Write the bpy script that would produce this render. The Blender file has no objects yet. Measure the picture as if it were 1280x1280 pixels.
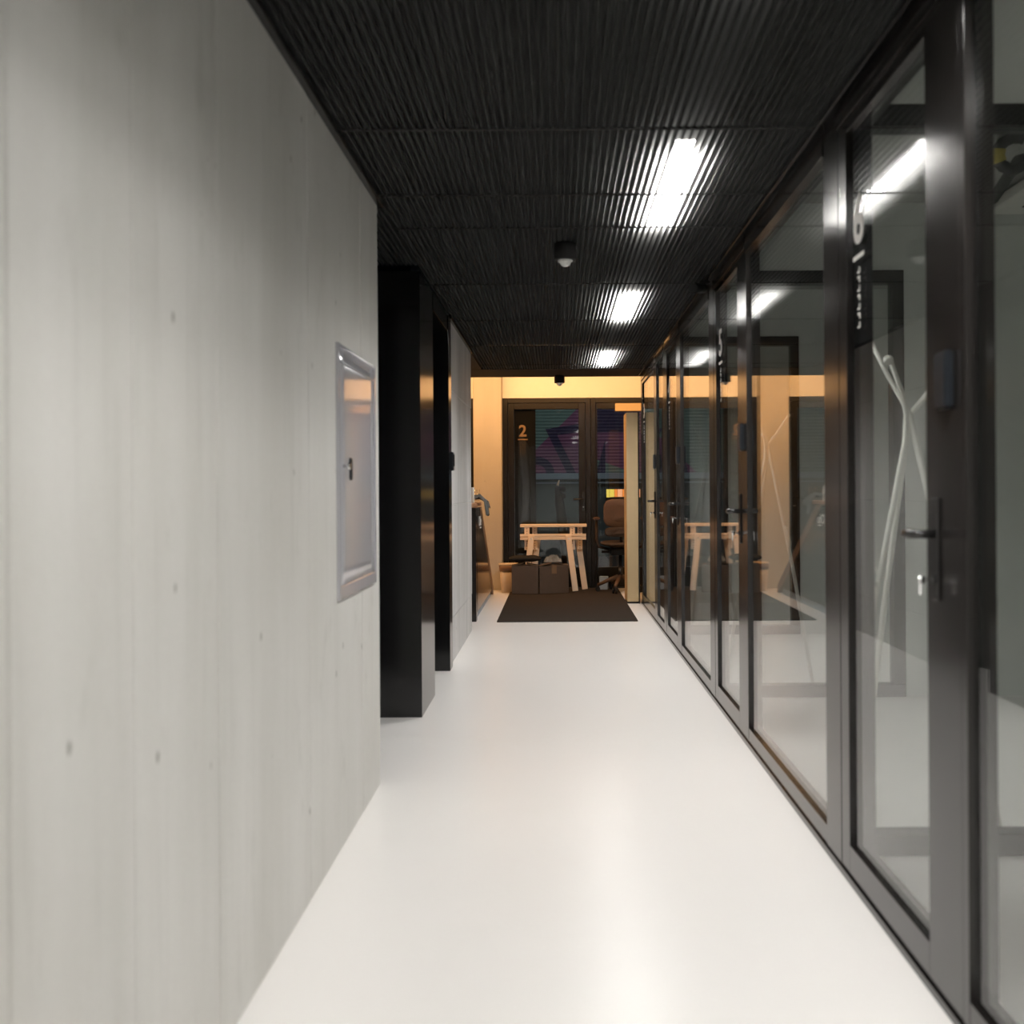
import bpy, bmesh, math, random
from mathutils import Vector, Matrix
random.seed(7)
S = bpy.context.scene
COL = S.collection
# ------------------------------------------------------------------ camera
cam_d = bpy.data.cameras.new('camera')
cam = bpy.data.objects.new('camera', cam_d); COL.objects.link(cam); S.camera = cam
cam_d.sensor_width = 36.0
cam_d.lens = 1200 / 1280 * 36.0
cam_d.shift_x = (640 - 695.4) / 1280
cam_d.shift_y = (611.8 - 640) / 1280
cam_d.clip_start = 0.05
cam_d.dof.use_dof = True
cam_d.dof.focus_distance = 10.5
cam_d.dof.aperture_fstop = 2.8
cam.matrix_world = (Matrix.Translation((0, 0, 1.2)) @ Matrix.Rotation(math.radians(90), 4, 'X')
                    @ Matrix.Rotation(math.radians(-0.36), 4, 'Z'))
# ------------------------------------------------------------------ view, world, large lights
S.view_settings.view_transform = 'Standard'
S.view_settings.look = 'None'
S.view_settings.exposure = 0.0
S.view_settings.gamma = 1.0
S.view_settings.use_curve_mapping = False
S.cycles.use_denoising = True
S.cycles.max_bounces = 14
S.cycles.transparent_max_bounces = 24
S.cycles.diffuse_bounces = 5
S.cycles.glossy_bounces = 6
S.cycles.sample_clamp_indirect = 8.0
W = bpy.data.worlds.new('night'); S.world = W
W.use_nodes = True
W.node_tree.nodes['Background'].inputs[0].default_value = (0.02, 0.03, 0.045, 1)
W.node_tree.nodes['Background'].inputs[1].default_value = 0.3
LAMP_L = 425.0          # radiance of the white corridor lamp diffusers
COVE_W = 66.0           # warm light of the lobby cove
LAMP_COL = (1.0, 0.975, 0.945, 1)

def area(name, loc, direction, sx, sy, power, col, spread=180):
    d = bpy.data.lights.new(name, 'AREA'); d.shape = 'RECTANGLE'
    d.size = sx; d.size_y = sy; d.energy = power; d.color = col; d.spread = math.radians(spread)
    o = bpy.data.objects.new(name, d); COL.objects.link(o); o.location = loc
    o.rotation_euler = Vector(direction).to_track_quat('-Z', 'Y').to_euler()
    return o
# warm cove strip on top of the end fascia, washing the lobby end wall
area('cove_light', (-0.9, 10.32, 2.70), (0, 0.85, -0.5), 4.0, 0.06, COVE_W, (1.0, 0.52, 0.20))
# unseen light added outside to brighten the painted shutter
area('shutter_fill', (1.0, 14.2, 4.2), (0, 0.75, -0.62), 1.5, 0.6, 34.0, (0.85, 0.95, 1.0))

# ------------------------------------------------------------------ constants
XL, XR, H, HS = -0.726, 0.885, 2.383, 2.83     # left wall, facade face, ribbed ceiling, slab
GX = 0.898                                     # glass plane of the facade
P = 2.38                                       # facade module
ZEND = 11.7                                    # entrance plane

# ------------------------------------------------------------------ node helpers
class NT:
    def __init__(s, name):
        s.m = bpy.data.materials.new(name); s.m.use_nodes = True
        s.t = s.m.node_tree; s.t.nodes.clear()
        s.out = s.n('ShaderNodeOutputMaterial')
    def n(s, typ, **kw):
        o = s.t.nodes.new(typ)
        for k, v in kw.items(): setattr(o, k, v)
        return o
    def l(s, a, b): s.t.links.new(a, b)
    def put(s, sock, v):
        if hasattr(v, 'is_linked') or isinstance(v, bpy.types.NodeSocket): s.l(v, sock)
        else: sock.default_value = v
    def math(s, op, a, b=0.0, c=0.0, clamp=False):
        o = s.n('ShaderNodeMath', operation=op, use_clamp=clamp)
        s.put(o.inputs[0], a); s.put(o.inputs[1], b); s.put(o.inputs[2], c)
        return o.outputs[0]
    def mix(s, f, a, b):
        o = s.n('ShaderNodeMix', data_type='RGBA')
        s.put(o.inputs[0], f); s.put(o.inputs[6], a); s.put(o.inputs[7], b)
        return o.outputs[2]
    def obj(s):
        return s.n('ShaderNodeTexCoord').outputs['Object']
    def noise(s, scale, detail=4, rough=0.55, stretch=(1, 1, 1)):
        mp = s.n('ShaderNodeMapping'); mp.inputs['Scale'].default_value = stretch
        s.l(s.obj(), mp.inputs[0])
        o = s.n('ShaderNodeTexNoise'); o.inputs['Scale'].default_value = scale
        o.inputs['Detail'].default_value = detail; o.inputs['Roughness'].default_value = rough
        s.l(mp.outputs[0], o.inputs['Vector']); return o.outputs[0]
    def ramp(s, f, lo, hi, a=0.0, b=1.0):
        o = s.n('ShaderNodeMapRange', clamp=True)
        s.put(o.inputs[0], f); o.inputs[1].default_value = lo; o.inputs[2].default_value = hi
        o.inputs[3].default_value = a; o.inputs[4].default_value = b
        return o.outputs[0]
    def pbr(s, col, rough=0.5, metal=0.0, spec=0.5, bump=None, bstr=0.2, bdist=0.002, **kw):
        b = s.n('ShaderNodeBsdfPrincipled')
        s.put(b.inputs['Base Color'], col); s.put(b.inputs['Roughness'], rough)
        b.inputs['Metallic'].default_value = metal; b.inputs['Specular IOR Level'].default_value = spec
        for k, v in kw.items(): s.put(b.inputs[k], v)
        if bump is not None:
            u = s.n('ShaderNodeBump'); u.inputs['Strength'].default_value = bstr
            u.inputs['Distance'].default_value = bdist
            s.l(bump, u.inputs['Height']); s.l(u.outputs[0], b.inputs['Normal'])
        s.l(b.outputs[0], s.out.inputs[0]); return s.m

def c4(r, g, b): return (r, g, b, 1)
M = {}
def simple(name, col, rough=0.5, metal=0.0, spec=0.5, vary=0.12, scale=14, stretch=(1, 1, 1)):
    t = NT(name)
    f = t.noise(scale, 4, 0.6, stretch)
    d = tuple(x * (1 - vary) for x in col); e = tuple(min(1, x * (1 + vary)) for x in col)
    M[name] = t.pbr(t.mix(f, c4(*d), c4(*e)), rough, metal, spec, f, 0.06, 0.001)

def concrete(name, lo, hi, warm, pores=0.5):
    t = NT(name)
    streak = t.noise(1.6, 5, 0.6, (2.2, 2.2, 0.22))
    cloud = t.noise(1.3, 4, 0.55)
    fine = t.noise(60, 3, 0.6)
    col = t.mix(t.ramp(streak, 0.32, 0.68), lo, hi)
    col = t.mix(t.math('MULTIPLY', t.ramp(cloud, 0.45, 0.75), 0.45), col, warm)
    v = t.n('ShaderNodeTexVoronoi'); v.inputs['Scale'].default_value = 7.5
    mp = t.n('ShaderNodeMapping'); mp.inputs['Scale'].default_value = (1.3, 1.3, 0.75)
    t.l(t.obj(), mp.inputs[0]); t.l(mp.outputs[0], v.inputs['Vector'])
    sc = t.n('ShaderNodeSeparateColor'); t.l(v.outputs['Color'], sc.inputs[0])
    keep = t.math('GREATER_THAN', sc.outputs[0], 0.62)
    spot = t.math('MULTIPLY', t.ramp(v.outputs['Distance'], 0.035, 0.085, 1.0, 0.0), keep)
    col = t.mix(t.math('MULTIPLY', spot, pores), col, c4(0.16, 0.155, 0.13))
    col = t.mix(t.math('MULTIPLY', fine, 0.10), col, c4(0.2, 0.2, 0.18))
    stain = t.noise(4.5, 3, 0.6, (1.6, 1.6, 0.7))
    col = t.mix(t.math('MULTIPLY', t.ramp(stain, 0.60, 0.78), 0.30 * pores + 0.08), col, c4(0.34, 0.335, 0.30))
    drip = t.noise(9.0, 3, 0.6, (2.0, 2.0, 0.12))
    col = t.mix(t.math('MULTIPLY', t.ramp(drip, 0.58, 0.74), 0.22), col, c4(0.40, 0.39, 0.36))
    hgt = t.math('SUBTRACT', fine, t.math('MULTIPLY', spot, 2.0))
    M[name] = t.pbr(col, 0.62, 0, 0.3, hgt, 0.18, 0.002)

concrete('concrete', c4(0.60, 0.59, 0.555), c4(0.70, 0.69, 0.66), c4(0.57, 0.555, 0.51), 0.7)
concrete('concrete_dark', c4(0.46, 0.46, 0.45), c4(0.68, 0.67, 0.66), c4(0.46, 0.45, 0.43), 0.7)
concrete('concrete_pillar', c4(0.46, 0.42, 0.36), c4(0.53, 0.49, 0.42), c4(0.42, 0.38, 0.32), 0.5)
concrete('concrete_slab', c4(0.44, 0.445, 0.42), c4(0.54, 0.54, 0.52), c4(0.4, 0.4, 0.38), 0.4)

# white poured floor
t = NT('floor_white')
a_ = t.noise(0.9, 4, 0.5, (1, 0.35, 1)); 
col = t.mix(t.ramp(a_, 0.35, 0.7), c4(0.82, 0.80, 0.775), c4(0.78, 0.76, 0.735))
M['floor_white'] = t.pbr(col, 0.29, 0, 0.45)

simple('black_metal', (0.012, 0.0115, 0.0115), 0.22, 0, 0.6)
simple('black_lacquer', (0.009, 0.009, 0.0095), 0.15, 0, 0.5)
simple('black_matt', (0.012, 0.012, 0.012), 0.7, 0, 0.3)
simple('bronze_metal', (0.016, 0.014, 0.013), 0.17, 0, 0.7)
simple('plaster_white', (0.82, 0.79, 0.72), 0.8, 0, 0.2, 0.03)
simple('plaster_grey', (0.79, 0.815, 0.79), 0.8, 0, 0.2, 0.03)
simple('steel', (0.60, 0.60, 0.64), 0.09, 0.30, 0.8, 0.04, 3)
simple('chrome', (0.8, 0.8, 0.8), 0.12, 1.0)
simple('white_paint', (0.78, 0.77, 0.72), 0.45)
simple('white_plastic', (0.8, 0.8, 0.78), 0.35)
simple('beige_board', (0.60, 0.445, 0.25), 0.55, 0, 0.3, 0.08, 10)
simple('reader_grey', (0.014, 0.017, 0.021), 0.32, 0, 0.35)
simple('wood_top', (0.50, 0.27, 0.15), 0.4, 0, 0.5, 0.25, 6, (1, 0.2, 1))
simple('wood_brown', (0.22, 0.115, 0.06), 0.35, 0, 0.5, 0.25, 6, (1, 0.3, 1))
simple('pine', (0.80, 0.66, 0.52), 0.55, 0, 0.3, 0.09, 10, (0.3, 1, 1))
simple('pine_dark', (0.25, 0.14, 0.08), 0.7)
simple('cardboard', (0.10, 0.074, 0.057), 0.75, 0, 0.2, 0.14, 8)
simple('cardboard_tan', (0.20, 0.13, 0.075), 0.75, 0, 0.2)
simple('mat_brown', (0.036, 0.028, 0.022), 0.95, 0, 0.1, 0.45, 160)
simple('fabric_black', (0.016, 0.015, 0.014), 0.8, 0, 0.2, 0.4, 60)
simple('fabric_grey', (0.12, 0.125, 0.12), 0.9, 0, 0.1, 0.5, 40)
simple('bin_beige', (0.62, 0.48, 0.33), 0.45)
simple('leather_brown', (0.10, 0.052, 0.026), 0.5, 0, 0.4, 0.2, 20)
simple('mesh_brown', (0.045, 0.027, 0.016), 0.7, 0, 0.3, 0.4, 120)
simple('lettering_white', (0.80, 0.78, 0.74), 0.6)
simple('lettering_gold', (0.20, 0.125, 0.065), 0.6)
simple('entrance_metal', (0.012, 0.0105, 0.009), 0.28, 0, 0.3)
simple('lettering_faint', (0.10, 0.075, 0.05), 0.6)
simple('vinyl_black', (0.008, 0.008, 0.009), 0.6, 0, 0.03)
simple('asphalt', (0.05, 0.052, 0.05), 0.9, 0, 0.2, 0.3, 30)
simple('ledge_grey', (0.30, 0.36, 0.42), 0.6)
simple('shutter_base', (0.10, 0.12, 0.115), 0.6, 0, 0.3, 0.25, 3, (6, 1, 0.3))
simple('yellow_label', (0.45, 0.36, 0.05), 0.6)
simple('hose_black', (0.01, 0.012, 0.012), 0.5)

# clear architectural glass: angle-dependent mirror over a straight-through pane
def glass(name, tint):
    t = NT(name)
    g = t.n('ShaderNodeNewGeometry')
    dp = t.n('ShaderNodeVectorMath', operation='DOT_PRODUCT')
    t.l(g.outputs['Normal'], dp.inputs[0]); t.l(g.outputs['Incoming'], dp.inputs[1])
    c = t.math('ABSOLUTE', dp.outputs['Value'])
    r = t.math('POWER', t.math('SUBTRACT', 1.0, c, clamp=True), 5.0)
    r = t.math('MULTIPLY_ADD', r, 0.957, 0.043, clamp=True)
    tr = t.n('ShaderNodeBsdfTransparent'); tr.inputs[0].default_value = tint
    gl = t.n('ShaderNodeBsdfGlossy'); gl.inputs['Roughness'].default_value = 0.0
    gl.inputs[0].default_value = (1, 1, 1, 1)
    mx = t.n('ShaderNodeMixShader')
    t.l(r, mx.inputs[0]); t.l(tr.outputs[0], mx.inputs[1]); t.l(gl.outputs[0], mx.inputs[2])
    t.l(mx.outputs[0], t.out.inputs[0]); M[name] = t.m
glass('glass', (0.982, 0.99, 0.985, 1))
glass('glass_dim', (0.965, 0.975, 0.97, 1))

# perforated corrugated sheet: open to steep light, closed to grazing light
t = NT('perforated_sheet')
g = t.n('ShaderNodeNewGeometry'); sx = t.n('ShaderNodeSeparateXYZ'); t.l(g.outputs['Incoming'], sx.inputs[0])
c = t.math('ABSOLUTE', sx.outputs[2])
o = t.n('ShaderNodeMapRange', interpolation_type='SMOOTHSTEP', clamp=True)
t.l(c, o.inputs[0]); o.inputs[1].default_value = 0.235; o.inputs[2].default_value = 0.80
o.inputs[3].default_value = 0.0; o.inputs[4].default_value = 0.6
df = t.n('ShaderNodeBsdfPrincipled'); df.inputs['Base Color'].default_value = c4(0.033, 0.034, 0.033)
df.inputs['Roughness'].default_value = 0.75; df.inputs['Specular IOR Level'].default_value = 0.06
tl = t.n('ShaderNodeBsdfTranslucent'); tl.inputs[0].default_value = c4(0.46, 0.46, 0.45)
m1 = t.n('ShaderNodeMixShader'); m1.inputs[0].default_value = 0.5
t.l(df.outputs[0], m1.inputs[1]); t.l(tl.outputs[0], m1.inputs[2])
sx2 = t.n('ShaderNodeSeparateXYZ'); t.l(t.obj(), sx2.inputs[0])
fold = t.math('ABSOLUTE', t.math('SUBTRACT', t.math('FRACT', t.math('MULTIPLY', t.math('SUBTRACT', sx2.outputs[0], XL + 0.012), 1 / 0.025)), 0.5))
open_ = t.ramp(fold, 0.30, 0.40, 1.0, 0.0)      # 0 on the raised fold, where the sheet is not perforated
t.l(t.math('MULTIPLY', open_, 0.5), m1.inputs[0])
tr = t.n('ShaderNodeBsdfTransparent'); m2 = t.n('ShaderNodeMixShader')
t.l(t.math('MULTIPLY', o.outputs[0], t.math('MULTIPLY_ADD', open_, 0.8, 0.2)), m2.inputs[0]); t.l(m1.outputs[0], m2.inputs[1]); t.l(tr.outputs[0], m2.inputs[2])
t.l(m2.outputs[0], t.out.inputs[0]); M['perforated_sheet'] = t.m

def emit(name, col, k):
    t = NT(name); e = t.n('ShaderNodeEmission'); e.inputs[0].default_value = col
    e.inputs[1].default_value = k; t.l(e.outputs[0], t.out.inputs[0]); M[name] = t.m
emit('lamp_diffuser', LAMP_COL, LAMP_L)
emit('sign_yellow', c4(0.95, 0.72, 0.12), 0.9)
emit('sign_orange', c4(1.0, 0.30, 0.06), 0.95)
emit('sign_peach', c4(1.0, 0.45, 0.22), 1.0)
emit('sign_red', c4(1.0, 0.14, 0.03), 0.85)
emit('street_window', c4(0.8, 0.85, 0.8), 0.5)

# wrapping film
t = NT('plastic_film')
f = t.noise(22, 4, 0.6)
M['plastic_film'] = t.pbr(t.mix(f, c4(0.08, 0.09, 0.09), c4(0.36, 0.38, 0.38)), 0.12, 0, 0.8, f, 0.6, 0.01, Alpha=0.75)

# painted shutter across the street: flat spray paint in large plain fields
t = NT('shutter_paint')
sp = t.n('ShaderNodeSeparateXYZ'); t.l(t.obj(), sp.inputs[0]); X_, Z_ = sp.outputs[0], sp.outputs[2]
K = 0.015
def wx(px): return (px - 695.4) * K
def wz(py): return 1.2 + (611.8 - py) * K
def side(p, q):           # 1 to the right of the line p -> q (photo-plane points turned into metres)
    x0, z0, x1, z1 = wx(p[0]), wz(p[1]), wx(q[0]), wz(q[1])
    a, b = (z1 - z0), -(x1 - x0)
    n = math.hypot(a, b); a, b = a / n, b / n
    return t.math('MULTIPLY_ADD', X_, a, t.math('MULTIPLY_ADD', Z_, b, -(a * x0 + b * z0)))
def band(p, q, w):
    return t.math('LESS_THAN', t.math('ABSOLUTE', side(p, q)), w)
def gt(v): return t.math('GREATER_THAN', v, 0.0)
def both(*v):
    r = v[0]
    for k in v[1:]: r = t.math('MULTIPLY', r, k)
    return r
dirt = t.noise(2.0, 5, 0.6)
green = t.mix(dirt, c4(0.16, 0.25, 0.21), c4(0.26, 0.34, 0.30))
purple = t.mix(dirt, c4(0.21, 0.085, 0.16), c4(0.33, 0.13, 0.23))
dark = t.mix(dirt, c4(0.045, 0.035, 0.075), c4(0.085, 0.06, 0.12))
col = t.mix(gt(side((671, 561), (716, 517))), green, purple)
col = t.mix(both(band((688, 537), (717, 597), 0.075), t.math('LESS_THAN', Z_, wz(536))), col, dark)
col = t.mix(both(band((690, 540), (720, 536), 0.075), t.math('GREATER_THAN', X_, wx(689)), t.math('LESS_THAN', X_, wx(724))), col, dark)
dx = t.math('SUBTRACT', X_, wx(672)); dz = t.math('SUBTRACT', Z_, wz(592))
rr = t.math('SQRT', t.math('ADD', t.math('MULTIPLY', dx, dx), t.math('MULTIPLY', dz, dz)))
col = t.mix(t.math('LESS_THAN', t.math('ABSOLUTE', t.math('SUBTRACT', rr, 0.24)), 0.075), col, dark)
rx = t.math('GREATER_THAN', X_, wx(733))
col = t.mix(both(rx, gt(side((747, 575), (790, 591)))), col, green)
col = t.mix(both(rx, gt(side((750, 575), (758, 545))), t.math('LESS_THAN', X_, wx(757))), col, dark)
col = t.mix(both(rx, t.math('GREATER_THAN', Z_, wz(541)), t.math('LESS_THAN', X_, wx(800))), col, dark)
M['shutter_paint'] = t.pbr(col, 0.6, 0, 0.3)

# ------------------------------------------------------------------ mesh helpers
class B:
    """collects shapes into one bmesh, in world metres"""
    def __init__(s): s.bm = bmesh.new()
    def box(s, x0, x1, y0, y1, z0, z1, bev=0.0, seg=1):
        r = bmesh.ops.create_cube(s.bm, size=1.0)
        vs = r['verts']
        for v in vs:
            v.co = Vector(((x0 + x1) / 2 + v.co.x * (x1 - x0), (y0 + y1) / 2 + v.co.y * (y1 - y0), (z0 + z1) / 2 + v.co.z * (z1 - z0)))
        if bev > 0:
            es = list({e for v in vs for e in v.link_edges})
            bmesh.ops.bevel(s.bm, geom=es, offset=bev, segments=seg, affect='EDGES', clamp_overlap=True)
        return s
    def beam(s, p, q, w, d, up=(0, 1, 0), bev=0.0):
        """rectangular bar from p to q; w across, d along 'up'"""
        p, q = Vector(p), Vector(q); ax = (q - p).normalized()
        u = Vector(up); u = (u - ax * u.dot(ax)).normalized(); r = ax.cross(u)
        vs = []
        for c in (p, q):
            for a, b in ((-1, -1), (1, -1), (1, 1), (-1, 1)):
                vs.append(s.bm.verts.new(c + r * (a * w / 2) + u * (b * d / 2)))
        fs = [(3, 2, 1, 0), (4, 5, 6, 7)] + [(i, (i + 1) % 4, 4 + (i + 1) % 4, 4 + i) for i in range(4)]
        for f in fs: s.bm.faces.new([vs[i] for i in f])
        if bev > 0:
            es = list({e for v in vs for e in v.link_edges})
            bmesh.ops.bevel(s.bm, geom=es, offset=bev, segments=1, affect='EDGES', clamp_overlap=True)
        return s
    def tube(s, pts, rad, n=10, caps=True):
        pts = [Vector(p) for p in pts]
        if not hasattr(rad, '__len__'): rad = [rad] * len(pts)
        rings = []; ref = None
        for i, p in enumerate(pts):
            d = (pts[min(i + 1, len(pts) - 1)] - pts[max(i - 1, 0)]).normalized()
            if ref is None: ref = Vector((0, 0, 1)) if abs(d.z) < 0.9 else Vector((1, 0, 0))
            u = (ref - d * ref.dot(d)).normalized(); w = d.cross(u); ref = u
            rings.append([s.bm.verts.new(p + (u * math.cos(2 * math.pi * k / n) + w * math.sin(2 * math.pi * k / n)) * rad[i]) for k in range(n)])
        for a, b in zip(rings, rings[1:]):
            for k in range(n):
                f = s.bm.faces.new((a[k], a[(k + 1) % n], b[(k + 1) % n], b[k])); f.smooth = True
        if caps:
            s.bm.faces.new(list(reversed(rings[0]))); s.bm.faces.new(rings[-1])
        return s
    def lathe(s, c, prof, n=24, squash=(1, 1), sq=2.0):
        """profile [(r, z)] around the vertical through c; sq > 2 squares it off"""
        rings = []
        for r, z in prof:
            ring = []
            for k in range(n):
                a = 2 * math.pi * k / n; ca, sa = math.cos(a), math.sin(a)
                q = (abs(ca) ** sq + abs(sa) ** sq) ** (-1 / sq)
                ring.append(s.bm.verts.new((c[0] + r * ca * q * squash[0], c[1] + r * sa * q * squash[1], c[2] + z)))
            rings.append(ring)
        for a, b in zip(rings, rings[1:]):
            for k in range(n):
                f = s.bm.faces.new((a[k], a[(k + 1) % n], b[(k + 1) % n], b[k])); f.smooth = True
        s.bm.faces.new(list(reversed(rings[0]))); s.bm.faces.new(rings[-1])
        return s
    def prism(s, poly, axis, a, b, bev=0.0):
        """polygon [(u, v)] extruded along an axis from a to b; axis 'x': (y, z), 'y': (x, z), 'z': (x, y)"""
        def mk(u, v, w): return {'x': (w, u, v), 'y': (u, w, v), 'z': (u, v, w)}[axis]
        lo = [s.bm.verts.new(mk(u, v, a)) for u, v in poly]; hi = [s.bm.verts.new(mk(u, v, b)) for u, v in poly]
        n = len(poly); s.bm.faces.new(list(reversed(lo))); s.bm.faces.new(hi)
        for k in range(n): s.bm.faces.new((lo[k], lo[(k + 1) % n], hi[(k + 1) % n], hi[k]))
        if bev > 0:
            es = list({e for v in lo + hi for e in v.link_edges})
            bmesh.ops.bevel(s.bm, geom=es, offset=bev, segments=1, affect='EDGES', clamp_overlap=True)
        return s
    def ball(s, c, r, squash=(1, 1, 1), seg=12):
        q = bmesh.ops.create_uvsphere(s.bm, u_segments=seg, v_segments=max(6, seg // 2), radius=r)
        for v in q['verts']:
            v.co = Vector((c[0] + v.co.x * squash[0], c[1] + v.co.y * squash[1], c[2] + v.co.z * squash[2]))
            for f in v.link_faces: f.smooth = True
        return s
    def text(s, word, size, org, right, up, thick=0.002, bold=0.0, sx=1.0):
        cu = bpy.data.curves.new('lettering', 'FONT'); cu.body = word; cu.size = size; cu.align_x = 'CENTER'
        cu.extrude = thick / 2; cu.offset = bold; cu.resolution_u = 4
        ob = bpy.data.objects.new('lettering', cu); COL.objects.link(ob)
        me = bpy.data.meshes.new_from_object(ob.evaluated_get(bpy.context.evaluated_depsgraph_get()))
        bpy.data.objects.remove(ob); bpy.data.curves.remove(cu)
        R, U = Vector(right), Vector(up); Nn = R.cross(U); O = Vector(org)
        vs = [s.bm.verts.new(O + R * v.co.x * sx + U * v.co.y + Nn * v.co.z) for v in me.vertices]
        for p in me.polygons:
            try: s.bm.faces.new([vs[i] for i in p.vertices])
            except ValueError: pass
        bpy.data.meshes.remove(me); return s

def O(name, b, mat, parent=None, org=None, label=None, cat=None, group=None, kind=None):
    """link one bmesh as ONE object; org = world point of the object's or its thing's origin"""
    bm = b.bm
    if org is None: org = parent['_org'] if parent is not None else (0, 0, 0)
    org = Vector(org)
    for v in bm.verts: v.co -= org
    bmesh.ops.recalc_face_normals(bm, faces=bm.faces[:])
    me = bpy.data.meshes.new(name); bm.to_mesh(me); bm.free()
    me.materials.append(M[mat])
    o = bpy.data.objects.new(name, me); COL.objects.link(o)
    if parent is not None: o.parent = parent; o['_org'] = org
    else: o.location = org; o['_org'] = org
    for k, v in (('label', label), ('category', cat), ('group', group), ('kind', kind)):
        if v: o[k] = v
    return o
def T(name, loc, label, cat, group=None, kind=None):
    o = bpy.data.objects.new(name, None); COL.objects.link(o); o.location = loc; o['_org'] = Vector(loc)
    o.empty_display_size = 0.1
    o['label'] = label; o['category'] = cat
    if group: o['group'] = group
    if kind: o['kind'] = kind
    return o
def copy_tree(o, parent=None, off=None):
    c = o.copy(); COL.objects.link(c); c.parent = parent
    if off is not None: c.location = o.location + Vector(off)
    for ch in list(o.children): copy_tree(ch, c)
    return c

# ================================================================== SETTING
# floors
O('floor', B().box(-3.2, 4.4, -3.2, 11.62, -0.12, 0.0), 'floor_white', kind='structure',
  label='glossy white poured floor running down the corridor', cat='floor')
O('ground', B().box(-9, 9, 11.63, 18.6, -0.2, -0.06), 'asphalt', kind='structure',
  label='dark street outside the entrance doors', cat='ground')

# left concrete wall in cast panels (joints are 3 mm recesses)
wl = T('wall_left', (XL, 0, 0), 'near pale concrete wall along the corridor with vertical cast joints', 'wall', kind='structure')
O('core', B().box(XL - 0.30, XL - 0.004, -3.0, 3.926, 0, HS), 'concrete', wl)
ed = [-3.0, -1.8, -0.6, 0.5, 0.88, 1.27, 1.647, 2.06, 2.82, 3.58, 3.93]
for a, b in zip(ed, ed[1:]):
    O('panel', B().box(XL - 0.02, XL + random.uniform(-0.0008, 0.0008), a + 0.0025, b - 0.0025, 0.0, H + 0.03, 0.003), 'concrete', wl)
# second concrete wall
w2 = T('wall_left', (XL, 6.52, 0), 'grey concrete wall between the black portal and the counter', 'wall', kind='structure')
O('core', B().box(XL - 0.25, XL - 0.006, 6.52, 8.196, 0, HS), 'concrete_dark', w2)
zs = [0.0, 0.31, 1.10, 1.89, H + 0.03]; ys = [6.52, 7.36, 8.20]
for za, zb in zip(zs, zs[1:]):
    for a, b in zip(ys, ys[1:]):
        O('panel', B().box(XL - 0.03, XL + random.uniform(-0.002, 0.002), a + 0.002, b - 0.002, za + (0.002 if za else 0), zb - 0.002, 0.003), 'concrete_dark', w2)
# alcove behind the near wall, rear walls
O('wall_left', B().box(-2.3, -2.2, 3.2, 5.10, 0, HS), 'black_matt', kind='structure', label='dark back wall of the alcove beside the black portal', cat='wall')
O('wall_left', B().box(-2.2, XL - 0.30, 3.55, 3.66, 0, HS), 'black_matt', kind='structure', label='dark end wall of the alcove behind the concrete wall', cat='wall')
O('wall_back', B().box(-1.1, 4.4, -3.15, -3.0, 0, HS), 'plaster_grey', kind='structure', label='grey wall closing the corridor behind the viewpoint', cat='wall')
O('wall_left', B().box(-3.15, -3.0, 8.2, 11.7, 0, HS), 'plaster_white', kind='structure', label='pale side wall of the lobby behind the counter', cat='wall')
O('wall_left', B().box(-3.0, XL - 0.25, 8.08, 8.196, 0, HS), 'plaster_white', kind='structure', label='pale lobby wall behind the grey concrete wall', cat='wall')
O('wall_right', B().box(4.2, 4.35, -3.0, 11.7, 0, HS), 'plaster_grey', kind='structure', label='grey far wall of the offices behind the glass', cat='wall')
# slab overhead
O('ceiling', B().box(0.95, 4.4, -3.15, 11.62, HS, HS + 0.15), 'concrete_slab', kind='structure', label='bare concrete ceiling of the offices', cat='ceiling')
O('ceiling', B().box(-3.2, 0.95, -3.15, 10.2, HS, HS + 0.15), 'black_matt', kind='structure', label='black slab above the ribbed corridor ceiling', cat='ceiling')
O('ceiling', B().box(-3.2, 0.95, 10.2, 11.62, HS, HS + 0.15), 'plaster_white', kind='structure', label='pale ceiling of the warm lit lobby', cat='ceiling')
# bulkhead over the glass front
O('wall_right', B().box(0.892, 0.95, -3.0, 10.08, 2.40, HS), 'plaster_grey', kind='structure', label='grey bulkhead above the glass office fronts', cat='wall')

# ribbed ceiling sheets
PITCH = 0.025
def ribbed(x0, x1, y0, y1, z):
    b = B(); n = int(round((x1 - x0) / PITCH)); prof = []
    for i in range(n):
        x = x0 + i * PITCH
        for u, w in ((0.0, 0.010), (0.12, 0.0085), (0.26, 0.003), (0.42, 0.0002), (0.60, 0.0002), (0.76, 0.003), (0.90, 0.0085)):
            prof.append((x + u * PITCH, z + w))
    prof.append((x1, z + 0.010))
    k = 3; rows = []
    for j in range(k):
        y = y0 + (y1 - y0) * j / (k - 1)
        rows.append([b.bm.verts.new((px, y, pz)) for px, pz in prof])
    for r0, r1 in zip(rows, rows[1:]):
        for i in range(len(prof) - 1):
            f = b.bm.faces.new((r0[i], r0[i + 1], r1[i + 1], r1[i])); f.smooth = True
    return b
cl = T('ceiling', (0, 0, H), 'black ribbed perforated metal ceiling over the corridor', 'ceiling', kind='structure')
seams = [3.155 + 1.19 * k for k in range(-5, 6)]
seams = sorted(seams + [3.86] + [9.42])
seams = [s_ for s_ in seams if s_ <= 9.43]
for i, (a, b) in enumerate(zip(seams, seams[1:])):
    dz = 0.0
    O('panel', ribbed(XL + 0.012, 0.862, a + 0.003, b - 0.003, H + dz), 'perforated_sheet', cl)
for y_ in seams[1:-1]:
    O('joint_strip', B().box(XL + 0.012, 0.862, y_ - 0.008, y_ + 0.008, H - 0.001, H + 0.004), 'black_matt', cl)
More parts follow.
